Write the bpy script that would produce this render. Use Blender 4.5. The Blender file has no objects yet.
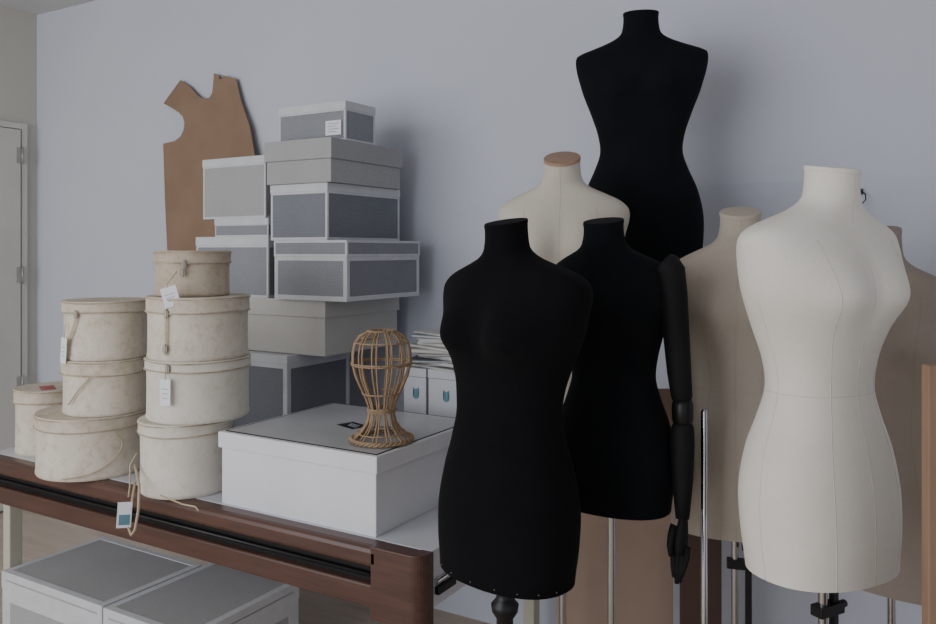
import bpy, bmesh, math, random
from mathutils import Vector, Matrix
from mathutils.geometry import tessellate_polygon
random.seed(4)
S = bpy.context.scene
COL = S.collection

# ------------------------------------------------------------------ materials
def lin(c):
    c = c/255.0
    return c/12.92 if c <= 0.04045 else ((c+0.055)/1.055)**2.4
def rgb(r, g, b): return (lin(r), lin(g), lin(b), 1)

def mat(name, col, col2=None, rough=0.8, scale=6.0, fine=250.0, bump=0.1, metal=0.0, spots=None, stretch=None, spec=0.3, dist=0.001, lo=0.35, hi=0.7, sheen=0.0, stain=None, weave=None):
    m = bpy.data.materials.new(name); m.use_nodes = True
    nt = m.node_tree; N = nt.nodes; L = nt.links
    b = N['Principled BSDF']
    b.inputs['Roughness'].default_value = rough
    b.inputs['Metallic'].default_value = metal
    b.inputs['Specular IOR Level'].default_value = spec
    if sheen:
        b.inputs['Sheen Weight'].default_value = sheen
        b.inputs['Sheen Roughness'].default_value = 0.5
    tc = N.new('ShaderNodeTexCoord')
    mp = N.new('ShaderNodeMapping')
    L.new(tc.outputs['Object'], mp.inputs['Vector'])
    if stretch: mp.inputs['Scale'].default_value = stretch
    n1 = N.new('ShaderNodeTexNoise'); n1.inputs['Scale'].default_value = scale
    n1.inputs['Detail'].default_value = 6; n1.inputs['Roughness'].default_value = 0.6
    L.new(mp.outputs[0], n1.inputs['Vector'])
    r = N.new('ShaderNodeValToRGB')
    r.color_ramp.elements[0].position = lo; r.color_ramp.elements[1].position = hi
    r.color_ramp.elements[0].color = col
    r.color_ramp.elements[1].color = col2 if col2 else tuple(min(1, c*1.12) for c in col[:3])+(1,)
    L.new(n1.outputs['Fac'], r.inputs['Fac'])
    out = r.outputs['Color']
    n2 = N.new('ShaderNodeTexNoise'); n2.inputs['Scale'].default_value = fine
    n2.inputs['Detail'].default_value = 2
    L.new(mp.outputs[0], n2.inputs['Vector'])
    def mult(out, src, c0, c1, p0, p1):
        r2 = N.new('ShaderNodeValToRGB')
        r2.color_ramp.elements[0].position = p0; r2.color_ramp.elements[1].position = p1
        r2.color_ramp.elements[0].color = c0; r2.color_ramp.elements[1].color = c1
        L.new(src, r2.inputs['Fac'])
        mx = N.new('ShaderNodeMix'); mx.data_type = 'RGBA'; mx.blend_type = 'MULTIPLY'
        mx.inputs[0].default_value = 1
        L.new(out, mx.inputs[6]); L.new(r2.outputs['Color'], mx.inputs[7])
        return mx.outputs[2]
    if spots:
        out = mult(out, n2.outputs['Fac'], (1,1,1,1), (spots,spots,spots,1), 0.38, 0.62)
    if weave:
        for dr in ('X','Z'):
            wv = N.new('ShaderNodeTexWave'); wv.bands_direction = dr; wv.inputs['Scale'].default_value = 60
            wv.inputs['Distortion'].default_value = 3.0; wv.inputs['Detail'].default_value = 3; wv.inputs['Detail Scale'].default_value = 2.5
            L.new(mp.outputs[0], wv.inputs['Vector'])
            out = mult(out, wv.outputs['Fac'], (weave,weave,weave,1), (1,1,1,1), 0.2, 0.8)
    if stain:
        n3 = N.new('ShaderNodeTexNoise'); n3.inputs['Scale'].default_value = stain[1]; n3.inputs['Detail'].default_value = 10
        n3.inputs['Roughness'].default_value = 0.85; n3.inputs['Distortion'].default_value = 0.1
        oi = N.new('ShaderNodeObjectInfo'); ad = N.new('ShaderNodeVectorMath'); ad.operation='ADD'
        L.new(tc.outputs['Object'], ad.inputs[0]); L.new(oi.outputs['Random'], ad.inputs[1])
        L.new(ad.outputs[0], n3.inputs['Vector'])
        out = mult(out, n3.outputs['Fac'], (1,1,1,1), stain[0], 0.49, 0.72)
    L.new(out, b.inputs['Base Color'])
    if bump:
        bp = N.new('ShaderNodeBump'); bp.inputs['Strength'].default_value = bump
        bp.inputs['Distance'].default_value = dist
        L.new(n2.outputs['Fac'], bp.inputs['Height']); L.new(bp.outputs[0], b.inputs['Normal'])
    return m

M = {}
M['wall'] = mat('wall_paint', rgb(199,204,216), rgb(205,209,220), 0.9, 1.2, 60, 0.05)
M['wall_l'] = mat('cream_wall_paint', rgb(196,193,182), rgb(202,199,189), 0.9, 1.2, 60, 0.05)
M['door'] = mat('door_paint', rgb(206,204,196), None, 0.5, 2, 60, 0.03)
M['ceil'] = mat('ceiling_paint', rgb(205,205,205), None, 0.9, 2, 60, 0.02)
M['floor'] = mat('floor_wood', rgb(182,166,150), rgb(202,186,170), 0.5, 3, 80, 0.1, stretch=(1,8,1))
M['panel'] = mat('panel_white', rgb(195,199,211), None, 0.8, 2, 60, 0.02)
M['black'] = mat('black_jersey', rgb(14,14,17), rgb(18,18,21), 0.95, 9, 500, 0.25, spec=0.1, sheen=0.012)
M['black2'] = mat('black_jersey_soft', rgb(17,19,23), rgb(22,24,28), 0.95, 9, 500, 0.25, spec=0.1, sheen=0.018)
M['cream'] = mat('cream_linen', rgb(198,190,178), rgb(206,198,186), 0.92, 5, 400, 0.3, spots=0.93)
M['canvas'] = mat('white_canvas', rgb(231,226,216), rgb(240,236,227), 0.92, 5, 420, 0.3, spots=0.95)
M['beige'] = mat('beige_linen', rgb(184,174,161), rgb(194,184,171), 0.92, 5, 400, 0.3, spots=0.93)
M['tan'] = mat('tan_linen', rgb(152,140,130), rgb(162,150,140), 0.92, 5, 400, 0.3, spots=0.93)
M['seam'] = mat('seam_thread', rgb(210,204,194), None, 0.9, 20, 400, 0.1)
M['seam2'] = mat('seam_thread_beige', rgb(172,163,150), None, 0.9, 20, 400, 0.1)
M['woodcap'] = mat('neck_cap_wood', rgb(152,122,102), rgb(172,142,120), 0.5, 10, 80, 0.1, stretch=(1,6,1))
M['blackpaint'] = mat('black_lacquer', rgb(16,16,18), rgb(24,24,26), 0.4, 8, 100, 0.02, spec=0.4)
M['armcloth'] = mat('black_arm', rgb(20,20,23), rgb(26,26,29), 0.7, 8, 300, 0.1, spec=0.25)
M['chrome'] = mat('chrome', rgb(190,190,192), None, 0.2, 5, 50, 0.0, metal=1.0)
ST = (0.69,0.60,0.50,1)
M['hat'] = mat('hatbox_card', rgb(206,197,183), rgb(220,212,199), 0.85, 7, 60, 0.35, lo=0.3, hi=0.6, stain=(ST,22))
M['hat2'] = mat('hatbox_card_pale', rgb(213,208,197), rgb(222,218,208), 0.85, 6, 60, 0.3, lo=0.3, hi=0.6, stain=((0.80,0.74,0.66,1),22))
M['hat3'] = mat('hatbox_card_tan', rgb(184,169,150), rgb(198,186,169), 0.85, 9, 60, 0.35, lo=0.3, hi=0.6, stain=(ST,26))
M['hatl'] = mat('hatbox_lid_worn', rgb(200,190,173), rgb(214,206,192), 0.85, 14, 80, 0.4, lo=0.3, hi=0.6, stain=(ST,32))
M['hatrim'] = mat('hatbox_rim', rgb(162,148,127), rgb(198,186,166), 0.85, 30, 80, 0.2)
M['red'] = mat('red_label', rgb(168,84,80), rgb(186,130,124), 0.7, 30, 80, 0.05)
M['strap'] = mat('strap_webbing', rgb(180,164,140), rgb(198,184,160), 0.85, 30, 400, 0.3)
M['metal'] = mat('old_clasp', rgb(140,134,124), None, 0.45, 20, 80, 0.1, metal=0.7)
M['hinge'] = mat('hinge_metal', rgb(170,168,162), None, 0.4, 20, 80, 0.05, metal=0.5)
M['tag'] = mat('paper_tag', rgb(226,228,236), None, 0.7, 8, 80, 0.02)
M['paper'] = mat('page_edges', rgb(196,196,196), rgb(206,205,203), 0.8, 8, 80, 0.02)
M['ink'] = mat('ink', rgb(90,94,104), None, 0.7, 8, 80, 0.0)
M['teal'] = mat('teal_print', rgb(92,136,148), rgb(102,146,156), 0.7, 8, 80, 0.0)
M['gtweed'] = mat('grey_box_cloth', rgb(150,153,160), rgb(156,159,166), 0.9, 6, 300, 0.3, spots=0.86, weave=0.88)
M['gdark'] = mat('dark_grey_box_cloth', rgb(132,136,144), rgb(138,142,150), 0.9, 6, 300, 0.3, spots=0.86, weave=0.87)
M['glight'] = mat('light_grey_box_cloth', rgb(175,175,177), rgb(181,181,183), 0.9, 6, 300, 0.3, spots=0.9, weave=0.92)
M['gpale'] = mat('pale_box_cloth', rgb(198,196,191), rgb(203,201,196), 0.9, 6, 300, 0.2, spots=0.94)
M['trim'] = mat('white_paper_trim', rgb(200,202,206), None, 0.85, 15, 120, 0.1)
M['boxwhite'] = mat('white_box_board', rgb(218,219,224), rgb(226,227,232), 0.6, 5, 90, 0.1)
M['archive'] = mat('archive_box_board', rgb(194,196,203), rgb(202,204,210), 0.7, 5, 90, 0.1)
M['boxtop'] = mat('grey_lid_sheet', rgb(176,178,182), rgb(192,193,196), 0.28, 4, 90, 0.05, spec=0.5)
M['pattern'] = mat('brown_card', rgb(140,115,96), rgb(150,125,106), 0.85, 5, 120, 0.1)
M['card'] = mat('brown_board', rgb(158,136,120), rgb(168,146,130), 0.85, 4, 120, 0.1)
M['darkboard'] = mat('dark_brown_board', rgb(78,60,54), rgb(88,68,60), 0.7, 4, 100, 0.1)
M['mahog'] = mat('mahogany', rgb(74,50,43), rgb(92,63,53), 0.35, 5, 60, 0.03, stretch=(1,14,14), spec=0.5)
M['slot'] = mat('dark_slot', rgb(22,20,22), None, 0.5, 5, 60, 0.0)
M['tabletop'] = mat('white_laminate', rgb(206,208,216), None, 0.35, 3, 60, 0.02, spec=0.5)
M['leg'] = mat('pale_leg', rgb(190,186,170), None, 0.6, 3, 60, 0.02)
M['wicker'] = mat('wicker', rgb(146,122,96), rgb(172,148,118), 0.6, 30, 200, 0.2)
M['woodstrip'] = mat('wood_strip', rgb(142,114,92), rgb(156,128,104), 0.6, 5, 60, 0.05, stretch=(8,8,1))

# ------------------------------------------------------------------ helpers
def obj_from_bm(bm, name, mats, smooth=False, parent=None, bevel=0, seg=2, loc=(0,0,0), rot=0):
    me = bpy.data.meshes.new(name); 
    bmesh.ops.recalc_face_normals(bm, faces=bm.faces)
    bm.to_mesh(me); bm.free()
    if not isinstance(mats, (list, tuple)): mats = [mats]
    for m in mats: me.materials.append(m)
    if smooth:
        for p in me.polygons: p.use_smooth = True
    o = bpy.data.objects.new(name, me); COL.objects.link(o)
    o.location = loc; o.rotation_euler[2] = rot
    if parent: o.parent = parent
    if bevel:
        b = o.modifiers.new('bevel', 'BEVEL'); b.width = bevel; b.segments = seg; b.limit_method = 'ANGLE'
    return o

def empty(name, loc, rot=0, label=None, category=None, group=None, kind=None):
    e = bpy.data.objects.new(name, None); COL.objects.link(e)
    e.location = loc; e.rotation_euler[2] = rot; e.empty_display_size = 0.05
    tagit(e, label, category, group, kind)
    return e
def tagit(e, label=None, category=None, group=None, kind=None):
    if label: e['label'] = label
    if category: e['category'] = category
    if group: e['group'] = group
    if kind: e['kind'] = kind

def bx(bm, x0, x1, y0, y1, z0, z1, mi=0):
    vs = [bm.verts.new(p) for p in [(x0,y0,z0),(x1,y0,z0),(x1,y1,z0),(x0,y1,z0),(x0,y0,z1),(x1,y0,z1),(x1,y1,z1),(x0,y1,z1)]]
    for f in [(0,3,2,1),(4,5,6,7),(0,1,5,4),(1,2,6,5),(2,3,7,6),(3,0,4,7)]:
        fc = bm.faces.new([vs[i] for i in f]); fc.material_index = mi

def obox(bm, c, n, up, w, h, t, mi=0):
    """thin oriented plate centred at c, facing n"""
    n = Vector(n).normalized(); up = Vector(up); s = up.cross(n).normalized(); u = n.cross(s).normalized()
    c = Vector(c); vs = []
    for k in (-1, 1):
        for a, b in ((-1,-1),(1,-1),(1,1),(-1,1)):
            vs.append(bm.verts.new(c + s*(a*w/2) + u*(b*h/2) + n*(k*t/2)))
    for f in [(0,3,2,1),(4,5,6,7),(0,1,5,4),(1,2,6,5),(2,3,7,6),(3,0,4,7)]:
        fc = bm.faces.new([vs[i] for i in f]); fc.material_index = mi

def tube(bm, pts, rad, n=8, closed=False, mi=0, cap=True, flat=None):
    pts = [Vector(p) for p in pts]; m = len(pts)
    if not isinstance(rad, (list, tuple)): rad = [rad]*m
    rings = []; prev = None
    for i, p in enumerate(pts):
        a = pts[(i-1) % m] if (closed or i > 0) else p
        b = pts[(i+1) % m] if (closed or i < m-1) else p
        t = (b-a).normalized()
        if prev is None:
            ref = Vector((0,0,1)) if abs(t.z) < 0.9 else Vector((1,0,0))
            u = t.cross(ref).normalized()
        else:
            u = (prev - t*prev.dot(t)).normalized()
        prev = u; v = t.cross(u)
        fl = flat if flat else 1
        rings.append([bm.verts.new(p + u*(rad[i]*math.cos(2*math.pi*k/n)) + v*(rad[i]*fl*math.sin(2*math.pi*k/n))) for k in range(n)])
    R = m if closed else m-1
    for i in range(R):
        r0 = rings[i]; r1 = rings[(i+1) % m]
        for k in range(n):
            f = bm.faces.new([r0[k], r0[(k+1)%n], r1[(k+1)%n], r1[k]]); f.material_index = mi; f.smooth = True
    if cap and not closed:
        for r in (rings[0], rings[-1]):
            f = bm.faces.new(r); f.material_index = mi

def lathe(bm, prof, n=48, mi=0, c=(0,0), wob=0.0):
    rings = []; ph = random.random()*6
    for (r, z) in prof:
        if r < 1e-5:
            rings.append([bm.verts.new((c[0], c[1], z))])
        else:
            rings.append([bm.verts.new((c[0]+r*(1+wob*math.sin(2*2*math.pi*k/n+ph))*math.cos(2*math.pi*k/n),
                                        c[1]+r*(1+wob*math.sin(2*2*math.pi*k/n+ph))*math.sin(2*math.pi*k/n), z)) for k in range(n)])
    for i in range(len(rings)-1):
        a, b = rings[i], rings[i+1]
        for k in range(n):
            k2 = (k+1) % n
            if len(a) == 1 and len(b) == 1: continue
            if len(a) == 1: f = bm.faces.new([a[0], b[k2], b[k]])
            elif len(b) == 1: f = bm.faces.new([a[k], a[k2], b[0]])
            else: f = bm.faces.new([a[k], a[k2], b[k2], b[k]])
            f.material_index = mi

def simple_box(name, x0,x1,y0,y1,z0,z1, m, bevel=0, kind=None, label=None, category=None):
    cx, cy = (x0+x1)/2, (y0+y1)/2
    bm = bmesh.new(); bx(bm, x0-cx,x1-cx,y0-cy,y1-cy,0,z1-z0)
    o = obj_from_bm(bm, name, m, bevel=bevel, loc=(cx,cy,z0))
    tagit(o, label, category, None, kind)
    return o

# ------------------------------------------------------------------ room
WY = 2.85; WX = -4.68; CZ = 2.90
simple_box('floor', WX-0.1, 2.6, -3.2, WY+0.1, -0.1, 0, M['floor'], kind='structure', label='pale brown wooden floor of the studio', category='floor')
simple_box('ceiling', WX-0.1, 2.6, -3.2, WY+0.1, CZ, CZ+0.1, M['ceil'], kind='structure', label='plain white painted ceiling', category='ceiling')
simple_box('wall_back', WX-0.1, 2.6, WY, WY+0.1, 0, CZ, M['wall'], kind='structure', label='bluish white painted plaster wall', category='wall')
simple_box('wall_left', WX-0.1, WX, -3.2, WY, 0, CZ, M['wall_l'], kind='structure', label='cream painted wall with a door', category='wall')
simple_box('trim_1', -0.758, 2.0, WY-0.012, WY-0.001, 0.0, 1.725, M['panel'], kind='structure', label='white flat panel covering the lower wall', category='wall panel')
# door on left wall
d = empty('door_1', (WX, 2.28, 0), label='cream painted door with metal hinges', category='door', kind='structure')
bm = bmesh.new()
bx(bm, 0.001, 0.03, -0.47, 0.455, 0.01, 2.20)
o = obj_from_bm(bm, 'door_leaf', M['door'], parent=d, bevel=0.003)
bm = bmesh.new()
bx(bm, 0.001, 0.022, 0.465, 0.50, 0.0, 2.24); bx(bm, 0.001, 0.022, -0.52, -0.48, 0, 2.24); bx(bm, 0.001, 0.022, -0.48, 0.465, 2.205, 2.24)
obj_from_bm(bm, 'door_frame', M['door'], parent=d, bevel=0.003)
for z in (2.05, 1.355, 0.72):
    bm = bmesh.new()
    tube(bm, [(0.037,0.461,z-0.05),(0.037,0.461,z+0.05)], 0.006, 10)
    bx(bm, 0.03, 0.033, 0.430, 0.461, z-0.045, z+0.045)
    obj_from_bm(bm, 'hinge', M['hinge'], parent=d)

# ------------------------------------------------------------------ cutting table
TX0, TX1, TY0, TY1 = -3.07, -1.105, 1.64, 2.83
t = empty('cutting_table', ((TX0+TX1)/2, (TY0+TY1)/2, 0), label='long cutting table, white top, dark mahogany edge with slotted rail', category='table')
ox, oy = (TX0+TX1)/2, (TY0+TY1)/2
def tb(name, m, x0,x1,y0,y1,z0,z1, bevel=0.0, seg=3):
    bm = bmesh.new(); bx(bm, x0-ox, x1-ox, y0-oy, y1-oy, z0, z1)
    return obj_from_bm(bm, name, m, parent=t, bevel=bevel, seg=seg)
tb('table_top', M['tabletop'], TX0+0.005, TX1-0.004, TY0+0.050, TY1, 0.712, 0.75, 0.002)
# front edge: one long extruded profile with a slot
bm = bmesh.new()
prof = [(0.049,0.7492),(0.016,0.7492),(0.008,0.747),(0.003,0.741),(0.0,0.732),(0.0,0.706),(0.003,0.699),(0.010,0.694),(0.049,0.694)]
for xs in ((TX0, -1.25),):
    A=[bm.verts.new((xs[0]-ox, TY0+y-oy, z)) for y,z in prof]; B=[bm.verts.new((xs[1]-ox, TY0+y-oy, z)) for y,z in prof]
    n=len(prof)
    for i in range(n): bm.faces.new([A[i],A[(i+1)%n],B[(i+1)%n],B[i]])
    bm.faces.new(A); bm.faces.new(B)
obj_from_bm(bm,'front_moulding',M['mahog'],parent=t)
tb('slot_rail', M['slot'], TX0+0.01, -1.262, TY0+0.022, TY0+0.06, 0.652, 0.694)
tb('apron', M['mahog'], TX0, -1.255, TY0+0.002, TY0+0.049, 0.592, 0.652, 0.006)
bm = bmesh.new()
tube(bm, [(TX0+0.02-ox, TY0+0.014-oy, 0.672), (-1.27-ox, TY0+0.014-oy, 0.672)], 0.006, 8)
obj_from_bm(bm, 'guide_rod', M['blackpaint'], parent=t)
# end block with a rounded corner
bm = bmesh.new(); R_=0.042; ED=0.055
poly=[(-1.262,TY0),(TX1-R_,TY0)]+[(TX1-R_+R_*math.sin(a),TY0+R_-R_*math.cos(a)) for a in [math.pi/2*k/8 for k in range(1,9)]]+[(TX1,TY0+ED),(-1.14,TY0+ED),(-1.14,TY0+0.049),(-1.262,TY0+0.049)]
A=[bm.verts.new((x-ox,y-oy,0.565)) for x,y in poly]; B=[bm.verts.new((x-ox,y-oy,0.7496)) for x,y in poly]
bm.faces.new(A[::-1]); bm.faces.new(B)
for i in range(len(poly)):
    j=(i+1)%len(poly); bm.faces.new([A[i],A[j],B[j],B[i]])
o=obj_from_bm(bm,'end_block',M['mahog'],parent=t,bevel=0.006,seg=3); o.modifiers['bevel'].angle_limit=math.radians(40)
tb('under_frame', M['tabletop'], TX0+0.06, TX1-0.012, TY0+ED+0.005, TY1-0.03, 0.60, 0.711, 0.002)
for (lx, ly) in ((-3.045, 1.76), (-1.33, 1.95), (-1.33, 2.70), (-3.0, 2.70)):
    tb('leg', M['leg'], lx-0.022, lx+0.022, ly-0.025, ly+0.025, 0, 0.60, 0.004)
bm = bmesh.new()
tube(bm, [(-1.114-ox, 1.715-oy, 0.665), (-1.114-ox, 2.25-oy, 0.665)], 0.008, 10)
obj_from_bm(bm, 'side_rail', M['chrome'], parent=t)
bm = bmesh.new(); bx(bm,-1.116-ox,-1.103-ox,1.715-oy,1.80-oy,0.632,0.652)
obj_from_bm(bm, 'rail_bracket', M['blackpaint'], parent=t, bevel=0.002)

# ------------------------------------------------------------------ storage boxes
def storage_box(x0,x1,y0,y1,z0,z1, body, lid, label, lh=0.045, rot=0.0, trim=True, s=0.012, group='grey cloth storage boxes', name='storage_box'):
    w, dd, h = x1-x0, y1-y0, z1-z0
    e = empty(name, ((x0+x1)/2,(y0+y1)/2,z0), math.radians(rot), label, 'box', group)
    a, b = w/2, dd/2; p = 0.0022 if trim else 0.0; k = 0.004 if trim else 0.007
    bm = bmesh.new(); bx(bm, -a+k, a-k, -b+k, b-k, p, h-lh)
    obj_from_bm(bm, 'box_body', body, parent=e, bevel=0 if trim else 0.002)
    bm = bmesh.new(); bx(bm, -a+p, a-p, -b+p, b-p, h-lh, h-p)
    obj_from_bm(bm, 'lid', lid, parent=e, bevel=0 if trim else 0.002)
    if trim:
        bm = bmesh.new(); q=0.0004
        def bars(a,b,z0,z1,s):
            for sx in (-1,1):
                for sy in (-1,1):
                    bx(bm,*sorted((sx*(a-q),sx*(a-s))),*sorted((sy*(b-q),sy*(b-s))),z0+2*q,z1-2*q)
                for (zz0,zz1,e0,e1) in ((z0,z0+s,0,-q),(z1-s,z1,q,0)):
                    bx(bm,*sorted((sx*a,sx*(a-s))),-b+2*q,b-2*q,zz0+(q if zz0==z0 else 0),zz1-(q if zz1==z1 else 0))
                    bx(bm,-a+2*q,a-2*q,*sorted((sx*b,sx*(b-s*0.98))),zz0,zz1)
        bars(a-k+p,b-k+p,0,h-lh+0.002,s)
        if lh>0.05: bars(a,b,h-lh-0.001,h,s*0.55)
        else:
            ss=s*0.7
            for sx in (-1,1):
                bx(bm,*sorted((sx*a,sx*(a-ss))),-b+2*q,b-2*q,h-lh-0.001+q,h-q)
                bx(bm,-a+2*q,a-2*q,*sorted((sx*b,sx*(b-ss))),h-lh-0.001,h)
        obj_from_bm(bm, 'edge_trim', M['trim'], parent=e, bevel=0.0012, seg=1)
    return e

storage_box(-2.62,-2.117,2.25,2.62,0.75,1.106, M['gdark'],M['trim'],'dark grey cloth box with white lid at stack bottom', 0.03, s=0.022)
storage_box(-2.76,-1.977,2.30,2.77,1.106,1.314, M['gpale'],M['gpale'],'wide pale putty coloured box with plain lid', 0.065, trim=False)
storage_box(-2.205,-1.85,2.27,2.735,1.314,1.536, M['gtweed'],M['gtweed'],'grey cloth box with broad white edge trim', 0.06, s=0.018)
storage_box(-2.233,-1.945,2.28,2.729,1.536,1.747, M['gdark'],M['gdark'],'dark grey cloth box with white corner trim', 0.03, s=0.011, rot=-0.7)
storage_box(-2.245,-1.92,2.26,2.714,1.747,1.908, M['glight'],M['glight'],'shallow light grey cloth box with deep lid', 0.075, trim=False, rot=0.9)
tb_ = storage_box(-2.268,-1.93,2.36,2.545,1.908,2.057, M['gtweed'],M['gpale'],'small grey box with white trim and paper label', 0.03, s=0.009)
bm = bmesh.new(); obox(bm, (0.112,-0.094,0.050), (0,-1,0), (0,0,1), 0.075, 0.055, 0.002)
obj_from_bm(bm, 'paper_label', M['tag'], parent=tb_)
bm = bmesh.new()
for i in range(4): obox(bm, (0.112-0.008*(i%2),-0.0953,0.066-i*0.010), (0,-1,0), (0,0,1), 0.052-0.010*(i%2), 0.0016, 0.0006)
obj_from_bm(bm, 'label_writing', M['ink'], parent=tb_)
storage_box(-2.67,-2.262,2.30,2.72,1.314,1.553, M['gtweed'],M['gtweed'],'grey cloth box with white edges under a thin box', 0.035, s=0.010)
storage_box(-2.56,-2.262,2.30,2.66,1.553,1.625, M['gtweed'],M['gpale'],'thin grey box with white lid', 0.025, s=0.006)
storage_box(-2.63,-2.27,2.30,2.68,1.625,1.868, M['glight'],M['glight'],'light grey cloth box with white edge trim', 0.03, s=0.009, rot=-1.0)
# under table
storage_box(-3.015,-2.425,1.70,2.12,0.0,0.315, M['glight'],M['glight'],'large flat grey box with white edges under the table', 0.06, s=0.050, group='grey boxes under the table')
storage_box(-2.420,-2.01,1.70,2.20,0.0,0.312, M['glight'],M['glight'],'large grey box with white trim on the floor', 0.06, s=0.050, group='grey boxes under the table')

# big white box
b = empty('garment_box', (-1.572,1.955,0.75), label='large flat white board box with grey topped lid', category='box')
bm = bmesh.new(); bx(bm,-0.285,0.285,-0.257,0.252,0,0.17); obj_from_bm(bm,'box_body',M['boxwhite'],parent=b,bevel=0.002)
bm = bmesh.new(); bx(bm,-0.293,0.293,-0.265,0.262,0.166,0.213); obj_from_bm(bm,'lid',M['boxwhite'],parent=b,bevel=0.003)
bm = bmesh.new(); bx(bm,-0.275,0.278,-0.246,0.248,0.2132,0.2145); obj_from_bm(bm,'lid_sheet',M['boxtop'],parent=b)
bm = bmesh.new()
for (a0,a1,b0,b1) in ((-0.279,-0.275,-0.25,0.252),(0.278,0.282,-0.25,0.252),(-0.2748,0.2778,-0.25,-0.246),(-0.2748,0.2778,0.248,0.252)): bx(bm,a0,a1,b0,b1,0.2131,0.2149)
obj_from_bm(bm,'lid_edge_line',M['slot'],parent=b)
bm = bmesh.new(); obox(bm,(0.005,-0.005,0.2150),(0,0,1),(0.3,1,0),0.085,0.06,0.0008); obj_from_bm(bm,'paper_label',M['slot'],parent=b)
bm = bmesh.new()
for i in range(3): obox(bm,(0.005+0.004*i,-0.005-0.012*(i-1),0.2156),(0,0,1),(0.3,1,0),0.045,0.0022,0.0004)
obj_from_bm(bm,'label_writing',M['archive'],parent=b)

# archive boxes
for i,(x0,x1) in enumerate(((-1.68,-1.585),(-1.575,-1.40))):
    e = empty('archive_box', ((x0+x1)/2, 2.50, 0.75), label='white archive box with small blue printed mark', category='box', group='white archive boxes behind the garment box')
    w=(x1-x0)/2
    bm=bmesh.new(); bx(bm,-w,w,-0.12,0.12,0,0.30); obj_from_bm(bm,'box_body',M['archive'],parent=e,bevel=0.002)
    bm=bmesh.new(); bx(bm,-w-0.002,w+0.002,-0.122,0.122,0.301,0.332); obj_from_bm(bm,'lid',M['archive'],parent=e,bevel=0.002)
    bm=bmesh.new()
    pts=[(-0.016,0.272),(0.0,0.262),(0.016,0.272),(0.012,0.245),(0.016,0.222),(0.0,0.212),(-0.016,0.222),(-0.010,0.245)]
    fa=[bm.verts.new((x*0.75+(w*0.1 if i==0 else -w*0.15),-0.1212,0.245+(z-0.245)*0.7)) for x,z in pts]; bm.faces.new(fa)
    bmesh.ops.triangulate(bm,faces=bm.faces[:])
    obj_from_bm(bm,'printed_mark',M['teal'],parent=e)
magm = [mat('magazine_%d'%i, c, None, 0.5, 8, 60, 0.0) for i,c in enumerate((rgb(180,180,182),rgb(150,138,130),rgb(176,176,172),rgb(120,126,134),rgb(192,190,184),rgb(110,110,114),rgb(170,164,150)))]
z = 1.0821
for i in range(12):
    th = random.uniform(0.004,0.015)
    bm=bmesh.new(); bx(bm,-0.13,0.13,-0.10,0.10,0,th*0.2,0); bx(bm,-0.127,0.128,-0.097,0.098,th*0.2,th*0.8,1); bx(bm,-0.13,0.13,-0.10,0.10,th*0.8,th,0)
    o=obj_from_bm(bm,'magazine',[magm[i%7],M['paper']],loc=(-1.54+random.uniform(-0.02,0.04),2.50+random.uniform(-0.03,0.02),z),rot=random.uniform(-0.42,0.42))
    tagit(o,'thin printed magazine lying in an uneven pile','magazine','magazines piled on archive boxes'); z+=th+0.0003

# ------------------------------------------------------------------ hat boxes
def strip(bm, pts, nrm, w, th=0.0015):
    pts=[Vector(p) for p in pts]; nrm=[Vector(n).normalized() for n in nrm]; rows=[]
    for i,p in enumerate(pts):
        a=pts[max(i-1,0)]; b_=pts[min(i+1,len(pts)-1)]; tt=(b_-a).normalized(); s=tt.cross(nrm[i]).normalized()
        rows.append([bm.verts.new(p+s*(w/2)),bm.verts.new(p-s*(w/2)),bm.verts.new(p-s*(w/2)+nrm[i]*th),bm.verts.new(p+s*(w/2)+nrm[i]*th)])
    for i in range(len(rows)-1):
        for k in range(4): bm.faces.new([rows[i][k],rows[i][(k+1)%4],rows[i+1][(k+1)%4],rows[i+1][k]])
    bm.faces.new(rows[0]); bm.faces.new(rows[-1])

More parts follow.
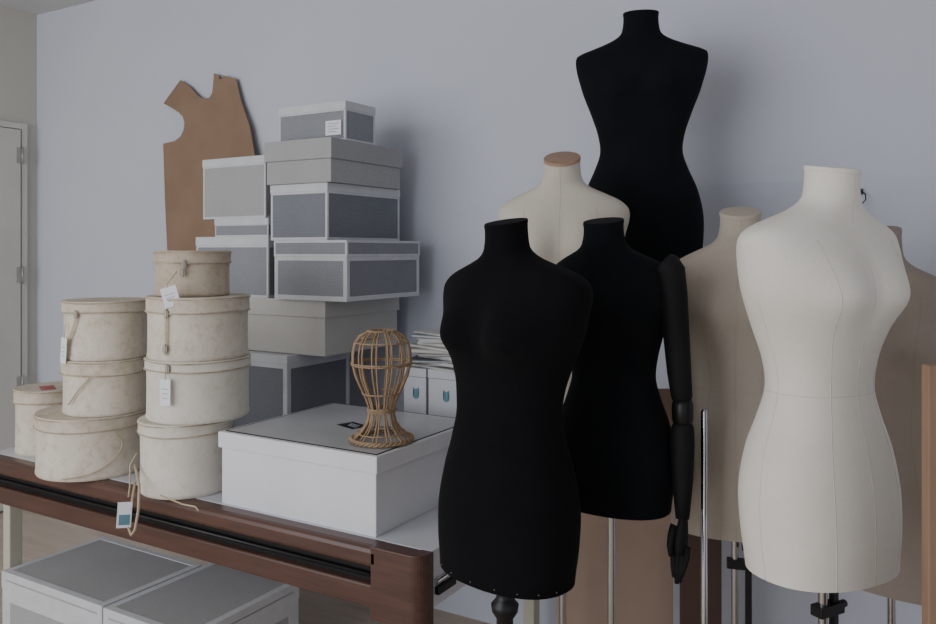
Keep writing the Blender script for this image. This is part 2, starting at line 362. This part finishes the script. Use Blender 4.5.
def hat_box(x,y,z0,z1,r,body,lid,label,lh=0.05,strap=None,tag=None,cord=None,clasp=None):
    h=z1-z0; e=empty('hat_box',(x,y,z0),0,label,'hat box','round hat boxes stacked on the table')
    phi0=math.atan2(-y,-x)
    bm=bmesh.new(); rb=r-0.005
    lathe(bm,[(0,0.0),(rb-0.002,0.0),(rb,0.003),(rb+0.0015,0.006),(rb+0.0015,0.014),(rb,0.016),(rb-0.001,h*0.5),(rb,h-lh+0.004),(0,h-lh+0.004)],64,0,wob=0.008)
    obj_from_bm(bm,'box_body',body,True,e).modifiers.new('e','EDGE_SPLIT').split_angle=0.8
    bm=bmesh.new()
    lathe(bm,[(rb-0.001,h-lh),(r,h-lh),(r+0.001,h-lh+0.004),(r,h-lh+0.006),(r,h-0.008),(r+0.0015,h-0.006),(r+0.0012,h-0.002),(r-0.001,h),(r-0.012,h-0.001),(r*0.6,h-0.0015),(0,h-0.0015)],64,0,wob=0.006)
    obj_from_bm(bm,'lid',lid,True,e).modifiers.new('e','EDGE_SPLIT').split_angle=0.8
    for nm,zz in (('lid_rim',h-lh+0.003),('top_rim',h-0.005)):
        bm=bmesh.new(); ph=random.random()*6
        tube(bm,[((r+0.0010+0.0012*math.sin(5*a+ph))*math.cos(a),(r+0.0010+0.0012*math.sin(5*a+ph))*math.sin(a),zz+0.0012*math.sin(3*a+ph)) for a in [2*math.pi*k/64 for k in range(64)]],0.0024,6,True)
        obj_from_bm(bm,nm,M['hatrim'],True,e)
    def cp(dl,zz,off=0.002):
        a=phi0+math.radians(dl); return Vector(((r+off)*math.cos(a),(r+off)*math.sin(a),zz)), Vector((math.cos(a),math.sin(a),0))
    if strap:
        pts=[];ns=[]
        for i in range(len(strap)-1):
            for k in range(8):
                f=k/8; p,n=cp(strap[i][0]*(1-f)+strap[i+1][0]*f, strap[i][1]*(1-f)+strap[i+1][1]*f,0.003); pts.append(p);ns.append(n)
        p,n=cp(strap[-1][0],strap[-1][1],0.003);pts.append(p);ns.append(n)
        bm=bmesh.new(); strip(bm,pts,ns,0.007); obj_from_bm(bm,'strap',M['strap'],False,e)
    if clasp:
        for (dl,zz) in clasp:
            bm=bmesh.new()
            p,n=cp(dl,zz,0.004); obox(bm,p,n,(0,0,1),0.015,0.020,0.004); obox(bm,p+n*0.002,n,(0,0,1),0.007,0.028,0.003)
            obj_from_bm(bm,'clasp',M['metal'],False,e,0.001)
    if tag:
        for (dl,zz,w,hh,tilt) in tag:
            p,n=cp(dl,zz,0.010); a=phi0+math.radians(dl); side=Vector((-math.sin(a),math.cos(a),0))
            if w>0.045: p=p+n*0.042
            up=Vector((0,0,1))*math.cos(tilt)+side*math.sin(tilt)
            bm=bmesh.new(); obox(bm,p,n,up,w,hh,0.0012); obj_from_bm(bm,'paper_tag',M['tag'],False,e)
            bm=bmesh.new()
            for i in range(3): obox(bm,p+n*0.001+up*(hh*(0.12-0.17*i)),n,up,w*(0.65-0.1*i),0.0012,0.0004)
            obj_from_bm(bm,'tag_writing',M['ink'],False,e)
            bm=bmesh.new(); q=cp(dl,zz+hh*0.5+0.045,0.004)[0]
            tube(bm,[p+up*(hh*0.45),p+up*(hh*0.5+0.008),q],0.0012,6)
            obj_from_bm(bm,'tag_string',M['strap'],False,e)
    if cord:
        pts=[]
        for (dl,zz) in cord: pts.append(cp(dl,zz,0.004)[0])
        rs=[]
        for i in range(len(pts)-1):
            p0=pts[max(i-1,0)];p1=pts[i];p2=pts[i+1];p3=pts[min(i+2,len(pts)-1)]
            for k in range(6):
                f=k/6; rs.append(0.5*((2*p1)+(p2-p0)*f+(2*p0-5*p1+4*p2-p3)*f*f+(3*p1-p0-3*p2+p3)*f**3))
        rs.append(pts[-1])
        bm=bmesh.new(); tube(bm,rs,0.0022,6); obj_from_bm(bm,'cord',M['strap'],True,e)
    return e

# column A
hat_box(-2.535,1.745,0.75,0.952,0.181,M['hat'],M['hatl'],'wide round cream hat box with worn lid and cord',0.045,cord=[(20,0.15),(28,0.11),(18,0.06),(-4,0.025),(-30,0.012)])
hat_box(-2.495,1.765,0.952,1.134,0.140,M['hat'],M['hatl'],'round worn cream hat box with tan stains',0.05,cord=[(-20,0.13),(-35,0.09),(-52,0.04)])
hat_box(-2.497,1.768,1.134,1.330,0.139,M['hat'],M['hatl'],'round cream hat box with strap and hanging tag',0.04,strap=[(-38,0.165),(-43,0.12),(-56,0.05)],tag=[(-60,0.035,0.035,0.085,0.1)],clasp=[(-40,0.155)])
# column B
e=hat_box(-2.08,1.755,0.75,0.974,0.142,M['hat2'],M['hat2'],'round pale hat box with leather strap hanging down',0.04)
hat_box(-2.063,1.79,0.974,1.163,0.160,M['hat2'],M['hat2'],'round pale hat box with white paper tag',0.035,tag=[(-34,0.100,0.036,0.080,0.0)],clasp=[(-33,0.168)])
hat_box(-2.063,1.79,1.163,1.356,0.158,M['hat'],M['hatl'],'round cream hat box with stained lid and clasp',0.05,strap=[(-35,0.16),(-36,0.02)],clasp=[(-36,0.04),(-35,0.145)])
hat_box(-2.090,1.79,1.356,1.498,0.118,M['hat3'],M['hat3'],'small round tan hat box with tag and clasp',0.04,tag=[(-22,0.004,0.05,0.060,-0.30)],clasp=[(-12,0.10),(-14,0.075)])
# leftmost
h=hat_box(-2.925,1.83,0.75,0.985,0.118,M['hat'],M['hatl'],'small round hat box with red label on lid',0.05)
bm=bmesh.new(); obox(bm,(0.02,-0.02,0.2345),(0,0,1),(0.5,1,0),0.10,0.05,0.001); obj_from_bm(bm,'red_label',M['red'],False,h)
# hanging strap and tag on B bottom box
bm=bmesh.new()
def W(p): return (p[0]+2.08,p[1]-1.755,p[2]-0.75)
tube(bm,[W(p) for p in [(-2.155,1.63,0.875),(-2.16,1.61,0.84),(-2.12,1.58,0.79),(-2.10,1.56,0.765)]],0.0025,6)
tube(bm,[W(p) for p in [(-2.15,1.62,0.84),(-2.07,1.575,0.80),(-2.035,1.545,0.74),(-2.03,1.53,0.69),(-2.06,1.54,0.665),(-2.085,1.545,0.69),(-2.075,1.55,0.74),(-2.11,1.59,0.80)]],0.0040,6)
tube(bm,[W(p) for p in [(-2.01,1.60,0.775),(-1.93,1.615,0.757),(-1.88,1.62,0.756),(-1.845,1.60,0.756)]],0.0025,6)
obj_from_bm(bm,'leather_strap',M['strap'],True,e)
bm=bmesh.new(); obox(bm,W((-2.085,1.535,0.722)),(0.75,-0.62,0),(0.1,0,1),0.04,0.075,0.002); obj_from_bm(bm,'paper_tag',M['tag'],False,e)
bm=bmesh.new(); obox(bm,W((-2.0841,1.5338,0.708)),(0.75,-0.62,0),(0.1,0,1),0.03,0.03,0.001); obj_from_bm(bm,'tag_print',M['teal'],False,e)

# ------------------------------------------------------------------ cardboard pattern
out=[(-3.395,2.372),(-3.515,2.262),(-3.44,2.228),(-3.395,2.205),(-3.362,2.18),(-3.346,2.147),(-3.350,2.11),(-3.37,2.078),(-3.412,2.058),(-3.50,2.05),(-3.462,1.756),(-3.424,1.5),(-3.04,0.752),
     (-2.83,0.752),(-2.815,1.3),(-2.815,1.8),(-2.838,1.941),(-2.885,2.096),(-2.950,2.22),(-2.992,2.334),(-3.085,2.362),(-3.088,2.345),(-3.108,2.345),(-3.113,2.366),(-3.150,2.380),(-3.150,2.33),(-3.155,2.28),(-3.175,2.257),(-3.21,2.256),(-3.255,2.275),(-3.32,2.33)]
def yy(z): return 2.72+(z-0.75)*0.066
bm=bmesh.new(); cx,cy=-3.1,2.72
va=[bm.verts.new((x-cx,yy(z)-cy,z-0.75)) for x,z in out]; vb=[bm.verts.new((x-cx,yy(z)-cy+0.005,z-0.75)) for x,z in out]
for tri in tessellate_polygon([[Vector((x,z,0)) for x,z in out]]):
    bm.faces.new([va[i] for i in tri]); bm.faces.new([vb[i] for i in reversed(tri)])
for i in range(len(out)):
    j=(i+1)%len(out); bm.faces.new([va[i],va[j],vb[j],vb[i]])
o=obj_from_bm(bm,'bodice_pattern',M['pattern'],loc=(cx,cy,0.75))
tagit(o,'brown cardboard bodice pattern leaning against the wall','pattern')

# ------------------------------------------------------------------ wicker head
wk=empty('wicker_head_stand',(-1.370,1.833,0.9648),label='woven wicker hat display head on round foot',category='hat stand')
prof=[(0.083,0.006),(0.077,0.014),(0.056,0.032),(0.042,0.052),(0.036,0.075),(0.037,0.098),(0.046,0.124),(0.060,0.152),(0.074,0.184),(0.082,0.216),(0.083,0.246),(0.077,0.274),(0.063,0.295),(0.038,0.308),(0.012,0.312)]
def P_(s):
    s=max(0,min(len(prof)-1.0001,s)); i=int(s); f=s-i; return (prof[i][0]*(1-f)+prof[i+1][0]*f, prof[i][1]*(1-f)+prof[i+1][1]*f)
bm=bmesh.new()
for k in range(24):
    a=2*math.pi*k/24+ (0.06 if k%2 else -0.05)
    tube(bm,[(r*math.cos(a),r*math.sin(a),z) for (r,z) in [P_(s/2) for s in range(28)]],0.0026,6)
obj_from_bm(bm,'ribs',M['wicker'],True,wk)
bm=bmesh.new()
for zi,dbl in ((0,3),(1.6,1),(4.4,3),(6.4,1),(9.0,2),(11.2,1),(13.0,2)):
    for q in range(dbl):
        r,z=P_(zi+q*0.12); tube(bm,[((r+0.0015+0.0015*math.cos(14*a+q*3))*math.cos(a),(r+0.0015+0.0015*math.cos(14*a+q*3))*math.sin(a),z+q*0.001) for a in [2*math.pi*k/84 for k in range(84)]],0.0024,6,True)
obj_from_bm(bm,'hoops',M['wicker'],True,wk)
bm=bmesh.new()
for q in range(3):
    tube(bm,[((0.085+0.004*math.cos(12*a+q*2.1))*math.cos(a),(0.085+0.004*math.cos(12*a+q*2.1))*math.sin(a),0.008+0.004*math.sin(12*a+q*2.1)) for a in [2*math.pi*k/120 for k in range(120)]],0.0034,6,True)
obj_from_bm(bm,'braided_foot',M['wicker'],True,wk)

# ------------------------------------------------------------------ dress forms
K_LOW=[(0.00,.156,.106,.114),(0.02,.157,.107,.115),(0.10,.163,.112,.120),(0.20,.163,.112,.122),(0.30,.148,.103,.108),(0.38,.125,.091,.089),(0.45,.110,.083,.076),
      (0.52,.115,.087,.079),(0.60,.131,.098,.090),(0.68,.147,.104,.098),(0.74,.157,.100,.102)]
K_SL=K_LOW+[(0.79,.167,.090,.101),(0.825,.166,.079,.096),(0.85,.150,.070,.089),(0.868,.128,.062,.082),(0.885,.101,.057,.074),(0.90,.077,.053,.065),(0.918,.060,.051,.058),(0.94,.053,.050,.053),(0.97,.050,.049,.051),(1.0,.050,.049,.050)]
K_SQ=K_LOW+[(0.79,.165,.090,.101),(0.822,.168,.077,.096),(0.842,.162,.070,.090),(0.862,.141,.062,.082),(0.882,.108,.057,.074),(0.90,.078,.053,.065),(0.918,.060,.051,.058),(0.94,.052,.050,.053),(0.97,.050,.049,.051),(1.0,.050,.049,.050)]
K_REAR=K_LOW[:-2]+[(0.68,.149,.104,.098),(0.735,.160,.100,.102),(0.765,.166,.095,.101),(0.80,.171,.085,.098),(0.832,.172,.075,.094),(0.848,.166,.069,.088),(0.865,.136,.062,.082),(0.882,.104,.057,.074),(0.90,.076,.053,.065),(0.918,.059,.051,.058),(0.94,.053,.050,.053),(0.97,.050,.049,.051),(1.0,.050,.049,.050)]
def key(KEYS,u):
    for i in range(len(KEYS)-1):
        if u<=KEYS[i+1][0]+1e-9:
            k0=KEYS[max(i-1,0)];k1=KEYS[i];k2=KEYS[i+1];k3=KEYS[min(i+2,len(KEYS)-1)]
            h_=k2[0]-k1[0]; f=(u-k1[0])/h_; r=[]
            for c in (1,2,3):
                m1=(k2[c]-k0[c])/max(k2[0]-k0[0],1e-6)*h_; m2=(k3[c]-k1[c])/max(k3[0]-k1[0],1e-6)*h_
                r.append((2*f**3-3*f*f+1)*k1[c]+(f**3-2*f*f+f)*m1+(-2*f**3+3*f*f)*k2[c]+(f**3-f*f)*m2)
            return r
    return KEYS[-1][1:]
def sm(a,b,x):
    x=max(0,min(1,(x-a)/(b-a))); return x*x*(3-2*x)
NR=72
def dress_form(x,y,zb,ztop,yaw,mt,label,ws=1.0,ds=1.0,bust=0.034,capm=None,seams=None,pole='chrome',tilt=0.25,neckdx=0.0,neckdy=0.0,neck_s=1.0,keys=K_SL,tacks=False,hipw=1.0,base_r=0.11,sr=0.0008,updx=0.0,upw=1.0,waistw=1.0,capr=1.018,bsx=0.055):
    H=ztop-zb; e=empty('dress_form',(x,y,0),math.radians(yaw),label,'dress form','tailoring dress forms')
    us=sorted(set([0,0.008]+[i/90 for i in range(1,91)]))
    grid=[]
    for u in us:
        w,f,b_=key(keys,u); nk=min(1,max(0,(u-0.86)/0.07)); nd=sm(0.70,0.92,u)
        hp=1+(hipw-1)*max(0,min(1,(0.42-u)/0.2)); hp*=1+(waistw-1)*math.exp(-((u-0.46)/0.11)**2)
        w*=(ws*(1-nk)+neck_s*nk)*hp*(1+(upw-1)*sm(0.5,0.72,u)*(1-nk)); f*=ds*(1-nk)+neck_s*nk; b_*=ds*(1-nk)+neck_s*nk
        ex=2.0/(2.25-0.25*nk); row=[]
        yo=0.012*math.sin(u*3.0)-0.018*nk; ux=updx*sm(0.45,0.72,u)
        for k in range(NR):
            a=2*math.pi*k/NR; c=math.cos(a); s=math.sin(a)
            px=w*math.copysign(abs(c)**ex,c); py=(f if s<0 else b_)*math.copysign(abs(s)**ex,s)
            if s<0.2:
                g=math.exp(-((u-0.69)/0.065)**2 if u<0.69 else -((u-0.69)/0.09)**2)
                gx=math.exp(-((abs(px)-0.066*ws)/bsx)**2)
                py-=bust*g*gx*min(1,(0.2-s)/0.5); px*=1+0.04*g*min(1,(0.2-s))
            z=u*H
            z+=max(0,(u-0.93)/0.07)*tilt*py
            row.append(Vector((px+neckdx*nd+ux,py+yo+neckdy*nd,zb+z)))
        grid.append(row)
    bm=bmesh.new(); G=[[bm.verts.new(p) for p in row] for row in grid]
    for i in range(len(G)-1):
        for k in range(NR):
            bm.faces.new([G[i][k],G[i][(k+1)%NR],G[i+1][(k+1)%NR],G[i+1][k]])
    obj_from_bm(bm,'torso',mt,True,e)
    # flat underside board closing the hem
    bm=bmesh.new()
    r0=[bm.verts.new((p.x*0.999,p.y*0.999,p.z+0.006)) for p in grid[0]]
    r1=[bm.verts.new((p.x*0.999,p.y*0.999,p.z-0.0005)) for p in grid[0]]
    for k in range(NR): bm.faces.new([r0[k],r0[(k+1)%NR],r1[(k+1)%NR],r1[k]])
    bm.faces.new(r0); bm.faces.new(r1); obj_from_bm(bm,'hem_board',mt,False,e)
    bm=bmesh.new(); top=grid[-1]; c=sum(top,Vector())/NR
    rings=[[bm.verts.new(c+(p-c)*s_+Vector((0,0,dz))) for p in top] for s_,dz in ((0.985,-0.005),(capr-0.004,-0.004),(capr,-0.002),(capr,0.002),(capr-0.02,0.0045),(0.6,0.0055))]
    for i in range(5):
        for k in range(NR): bm.faces.new([rings[i][k],rings[i][(k+1)%NR],rings[i+1][(k+1)%NR],rings[i+1][k]])
    bm.faces.new(rings[-1]); oc=obj_from_bm(bm,'neck_cap',capm or mt,True,e); oc.modifiers.new('e','EDGE_SPLIT').split_angle=0.7
    if seams:
        bm=bmesh.new()
        def surf(i,k): 
            p=grid[i][k%NR]; q=Vector((p.x,p.y,0)).normalized(); return p-q*0.0003
        n=len(grid)
        for k,i0,i1 in ((54,0,n-1),(60,0,76),(48,0,76),(0,0,62),(36,0,62),(18,0,n-1),(25,0,76),(11,0,76)):
            tube(bm,[surf(i,k) for i in range(i0,i1,1)],sr,5)
        i=int(0.45*90)+1
        tube(bm,[surf(i,k) for k in range(NR)],sr*0.8,5,True)
        obj_from_bm(bm,'seams',seams,True,e)
    if tacks:
        for k in range(38,72,4):
            p=grid[2][k]; bm=bmesh.new(); bmesh.ops.create_icosphere(bm,subdivisions=1,radius=0.0016)
            for v in bm.verts: v.co+=p
            obj_from_bm(bm,'tack',M['metal'],True,e)
    R=base_r
    if pole=='chrome':
        bm=bmesh.new(); lathe(bm,[(0.010,0.03),(0.010,zb+0.004)],20); obj_from_bm(bm,'pole',M['chrome'],True,e)
        bm=bmesh.new(); lathe(bm,[(0,0),(R-.005,0),(R,0.006),(R-.005,0.014),(0.04,0.024),(0.022,0.05),(0.0125,0.055),(0.0105,0.055)],40); obj_from_bm(bm,'stand_base',M['chrome'],True,e)
    elif pole=='clamp':
        bm=bmesh.new(); lathe(bm,[(0.009,0.03),(0.009,zb+0.004)],20); obj_from_bm(bm,'pole',M['chrome'],True,e)
        bm=bmesh.new(); bx(bm,0.024,0.040,-0.006,0.006,0.1,zb-0.01); bx(bm,-0.02,0.048,-0.014,0.014,zb-0.10,zb-0.078); bx(bm,0.016,0.052,-0.016,0.016,zb-0.05,zb-0.01)
        tube(bm,[(0.045,0,zb-0.088),(0.065,0,zb-0.088)],0.008,10); obj_from_bm(bm,'height_clamp',M['blackpaint'],False,e,0.002)
        bm=bmesh.new(); lathe(bm,[(0,0),(R-.005,0),(R,0.006),(R-.005,0.014),(0.04,0.024),(0.022,0.05),(0.0095,0.055)],40); obj_from_bm(bm,'stand_base',M['blackpaint'],True,e)
    else:
        bm=bmesh.new(); z=zb
        lathe(bm,[(0.02,0.03),(0.02,z-0.20),(0.026,z-0.18),(0.018,z-0.15),(0.018,z-0.10),(0.028,z-0.085),(0.030,z-0.07),(0.020,z-0.058),(0.016,z-0.045),(0.022,z-0.03),(0.026,z-0.018),(0.024,z-0.004),(0.020,z+0.004)],32)
        obj_from_bm(bm,'pole',M['blackpaint'],True,e)
        bm=bmesh.new(); lathe(bm,[(0,0),(R-.005,0),(R,0.01),(R-.01,0.022),(0.05,0.035),(0.03,0.06),(0.0205,0.065)],40); obj_from_bm(bm,'stand_base',M['blackpaint'],True,e)
    return e,grid

dress_form(-0.218,1.752,0.872,1.658,58,M['canvas'],'white canvas dress form with seams on a chrome stand',1.05,1.08,bust=0.034,seams=M['seam'],pole='clamp',tilt=0.16,neckdx=0.0,neckdy=-0.006,neck_s=1.02,hipw=0.97,keys=K_SQ,upw=1.10,waistw=0.97,sr=0.0010,capr=1.035,bsx=0.075)
dress_form(-0.824,1.543,0.808,1.556,-14,M['black'],'black jersey dress form on turned black wooden pole',1.03,1.0,bust=0.046,pole='wood',tilt=0.2,tacks=True,neck_s=0.92,neckdx=0.000,updx=0.018,upw=1.10,waistw=1.15)
E2,_=dress_form(-0.698,1.85,0.890,1.566,-2,M['black2'],'black dress form with one articulated arm on chrome pole',0.90,0.9,pole='chrome',tilt=0.2,neck_s=0.95,neckdx=-0.014,waistw=1.03)
dress_form(-0.922,2.066,0.96,1.75,18,M['cream'],'cream linen dress form with wooden neck cap',1.03,0.95,capm=M['woodcap'],seams=M['seam2'],tilt=0.45,upw=1.05)
dress_form(-0.835,2.47,1.455,2.236,18,M['black2'],'tall black dress form raised on a high stand',1.16,1.05,tilt=0.1,neck_s=1.08,keys=K_REAR,upw=1.02)
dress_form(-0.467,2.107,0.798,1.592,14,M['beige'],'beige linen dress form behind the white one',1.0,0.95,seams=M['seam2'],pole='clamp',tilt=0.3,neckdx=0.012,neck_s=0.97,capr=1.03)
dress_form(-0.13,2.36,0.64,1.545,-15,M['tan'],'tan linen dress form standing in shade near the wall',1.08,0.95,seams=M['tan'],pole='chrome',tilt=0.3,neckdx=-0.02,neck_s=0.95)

# arm for second form (local coords)
arm=empty('articulated_arm',(-0.022,0,0)); arm.parent=E2
bm=bmesh.new()
tube(bm,[(0.152,0,1.468),(0.156,0,1.465),(0.166,0,1.452),(0.173,0,1.40),(0.179,0,1.32),(0.187,0,1.22),(0.193,0,1.165),(0.195,0,1.148)],[0.029,0.033,0.034,0.032,0.030,0.027,0.024,0.017],20)
obj_from_bm(bm,'upper_arm',M['armcloth'],True,arm)
bm=bmesh.new()
tube(bm,[(0.195,0,1.160),(0.195,0,1.150),(0.195,0,1.132),(0.195,0,1.112),(0.195,0,1.100)],[0.019,0.0235,0.0245,0.0235,0.019],20)
obj_from_bm(bm,'elbow_joint',M['blackpaint'],True,arm)
bm=bmesh.new()
tube(bm,[(0.195,0,1.108),(0.195,0,1.096),(0.196,-0.004,1.06),(0.198,-0.010,0.985),(0.200,-0.016,0.92),(0.201,-0.020,0.893)],[0.019,0.025,0.027,0.024,0.018,0.015],20)
obj_from_bm(bm,'forearm',M['armcloth'],True,arm)
bm=bmesh.new(); hx=0.026; hz=0.018
tube(bm,[(0.177+hx,-0.020,0.884+hz),(0.177+hx,-0.022,0.870+hz),(0.176+hx,-0.026,0.850+hz),(0.175+hx,-0.030,0.822+hz),(0.174+hx,-0.034,0.800+hz)],[0.0135,0.017,0.0215,0.023,0.019],16,flat=0.6)
for i,(dx,ln,r) in enumerate(((-0.0150,0.056,0.0074),(-0.0050,0.069,0.0077),(0.0052,0.065,0.0076),(0.0150,0.050,0.0068))):
    x0=0.175+dx+hx
    tube(bm,[(x0,-0.032,0.818+hz),(x0,-0.036,0.806-ln*0.25+hz),(x0-0.001-dx*0.18,-0.042,0.806-ln*0.6+hz),(x0-0.001-dx*0.42,-0.047,0.806-ln+hz)],[r*1.05,r,r*0.92,r*0.64],10)
tube(bm,[(0.161+hx,-0.028,0.860+hz),(0.156+hx,-0.037,0.842+hz),(0.155+hx,-0.045,0.818+hz),(0.159+hx,-0.049,0.796+hz)],[0.011,0.009,0.0078,0.006],10)
obj_from_bm(bm,'hand',M['armcloth'],True,arm)

# free metal stand rod
e=empty('metal_stand',(-0.492,1.905,0),label='bare chrome dress form stand rod',category='stand')
bm=bmesh.new(); lathe(bm,[(0.008,0.03),(0.008,1.125),(0.006,1.13),(0,1.13)],16); obj_from_bm(bm,'pole',M['chrome'],True,e)
bm=bmesh.new(); lathe(bm,[(0,0),(0.07,0),(0.07,0.012),(0.02,0.03),(0.0085,0.05)],32); obj_from_bm(bm,'stand_base',M['blackpaint'],True,e)

# boards
def board(name,xa,ya,xb,yb,z1,th,m,label,cat='board',bev=0.002):
    a=math.atan2(yb-ya,xb-xa); L=math.hypot(xb-xa,yb-ya)
    bm=bmesh.new(); bx(bm,-L/2,L/2,-th/2,th/2,0,z1)
    o=obj_from_bm(bm,name,m,loc=((xa+xb)/2,(ya+yb)/2,0),rot=a,bevel=bev); tagit(o,label,cat); return o
board('cardboard_sheet',-1.00,2.20,-0.705,2.375,1.09,0.008,M['card'],'upright light brown cardboard sheet behind dress forms')
board('wooden_board',-0.67,2.33,-0.57,2.39,0.68,0.02,M['darkboard'],'dark brown wooden board standing on the floor')
board('wooden_board',-0.0345,1.4915,0.30,1.69,1.316,0.022,M['woodstrip'],'light brown wooden board standing upright on floor')

# wall hook
bm=bmesh.new()
pts=[(0.0,-0.012,0.04),(0.012,-0.02,0.03),(0.014,-0.03,0.012),(0.004,-0.03,0.0),(-0.006,-0.03,-0.008),(0.002,-0.03,-0.018),(0.012,-0.03,-0.03),(0.004,-0.03,-0.042),(-0.006,-0.028,-0.036)]
tube(bm,pts,0.002,6); bx(bm,-0.004,0.004,-0.013,-0.002,0.03,0.048)
o=obj_from_bm(bm,'wall_hook',M['blackpaint'],loc=(-0.240,WY-0.011,1.645)); tagit(o,'small black scrolled metal hook on the wall','hook')

# ------------------------------------------------------------------ light
def area(name,loc,target,sx,sy,power,col):
    l=bpy.data.lights.new(name,'AREA'); l.shape='RECTANGLE'; l.size=sx; l.size_y=sy; l.energy=power; l.color=col
    o=bpy.data.objects.new(name,l); COL.objects.link(o); o.location=loc
    o.rotation_euler=(Vector(target)-Vector(loc)).to_track_quat('-Z','Y').to_euler(); return o
area('window_light',(-2.8,-2.2,1.8),(-1.9,2.2,1.4),3.9,2.4,112,(0.96,0.975,1.0))
w=bpy.data.worlds.new('world'); S.world=w; w.use_nodes=True
bg=w.node_tree.nodes['Background']; bg.inputs[0].default_value=(0.91,0.94,1.0,1); bg.inputs[1].default_value=0.66

# ------------------------------------------------------------------ camera
cam=bpy.data.cameras.new('camera'); co=bpy.data.objects.new('camera',cam); COL.objects.link(co)
co.location=(0,0,1.5); co.rotation_euler=(math.radians(90),0,math.radians(30.7))
cam.sensor_width=36; cam.lens=36*812/936; cam.shift_y=-62/936; cam.clip_start=0.05
S.camera=co
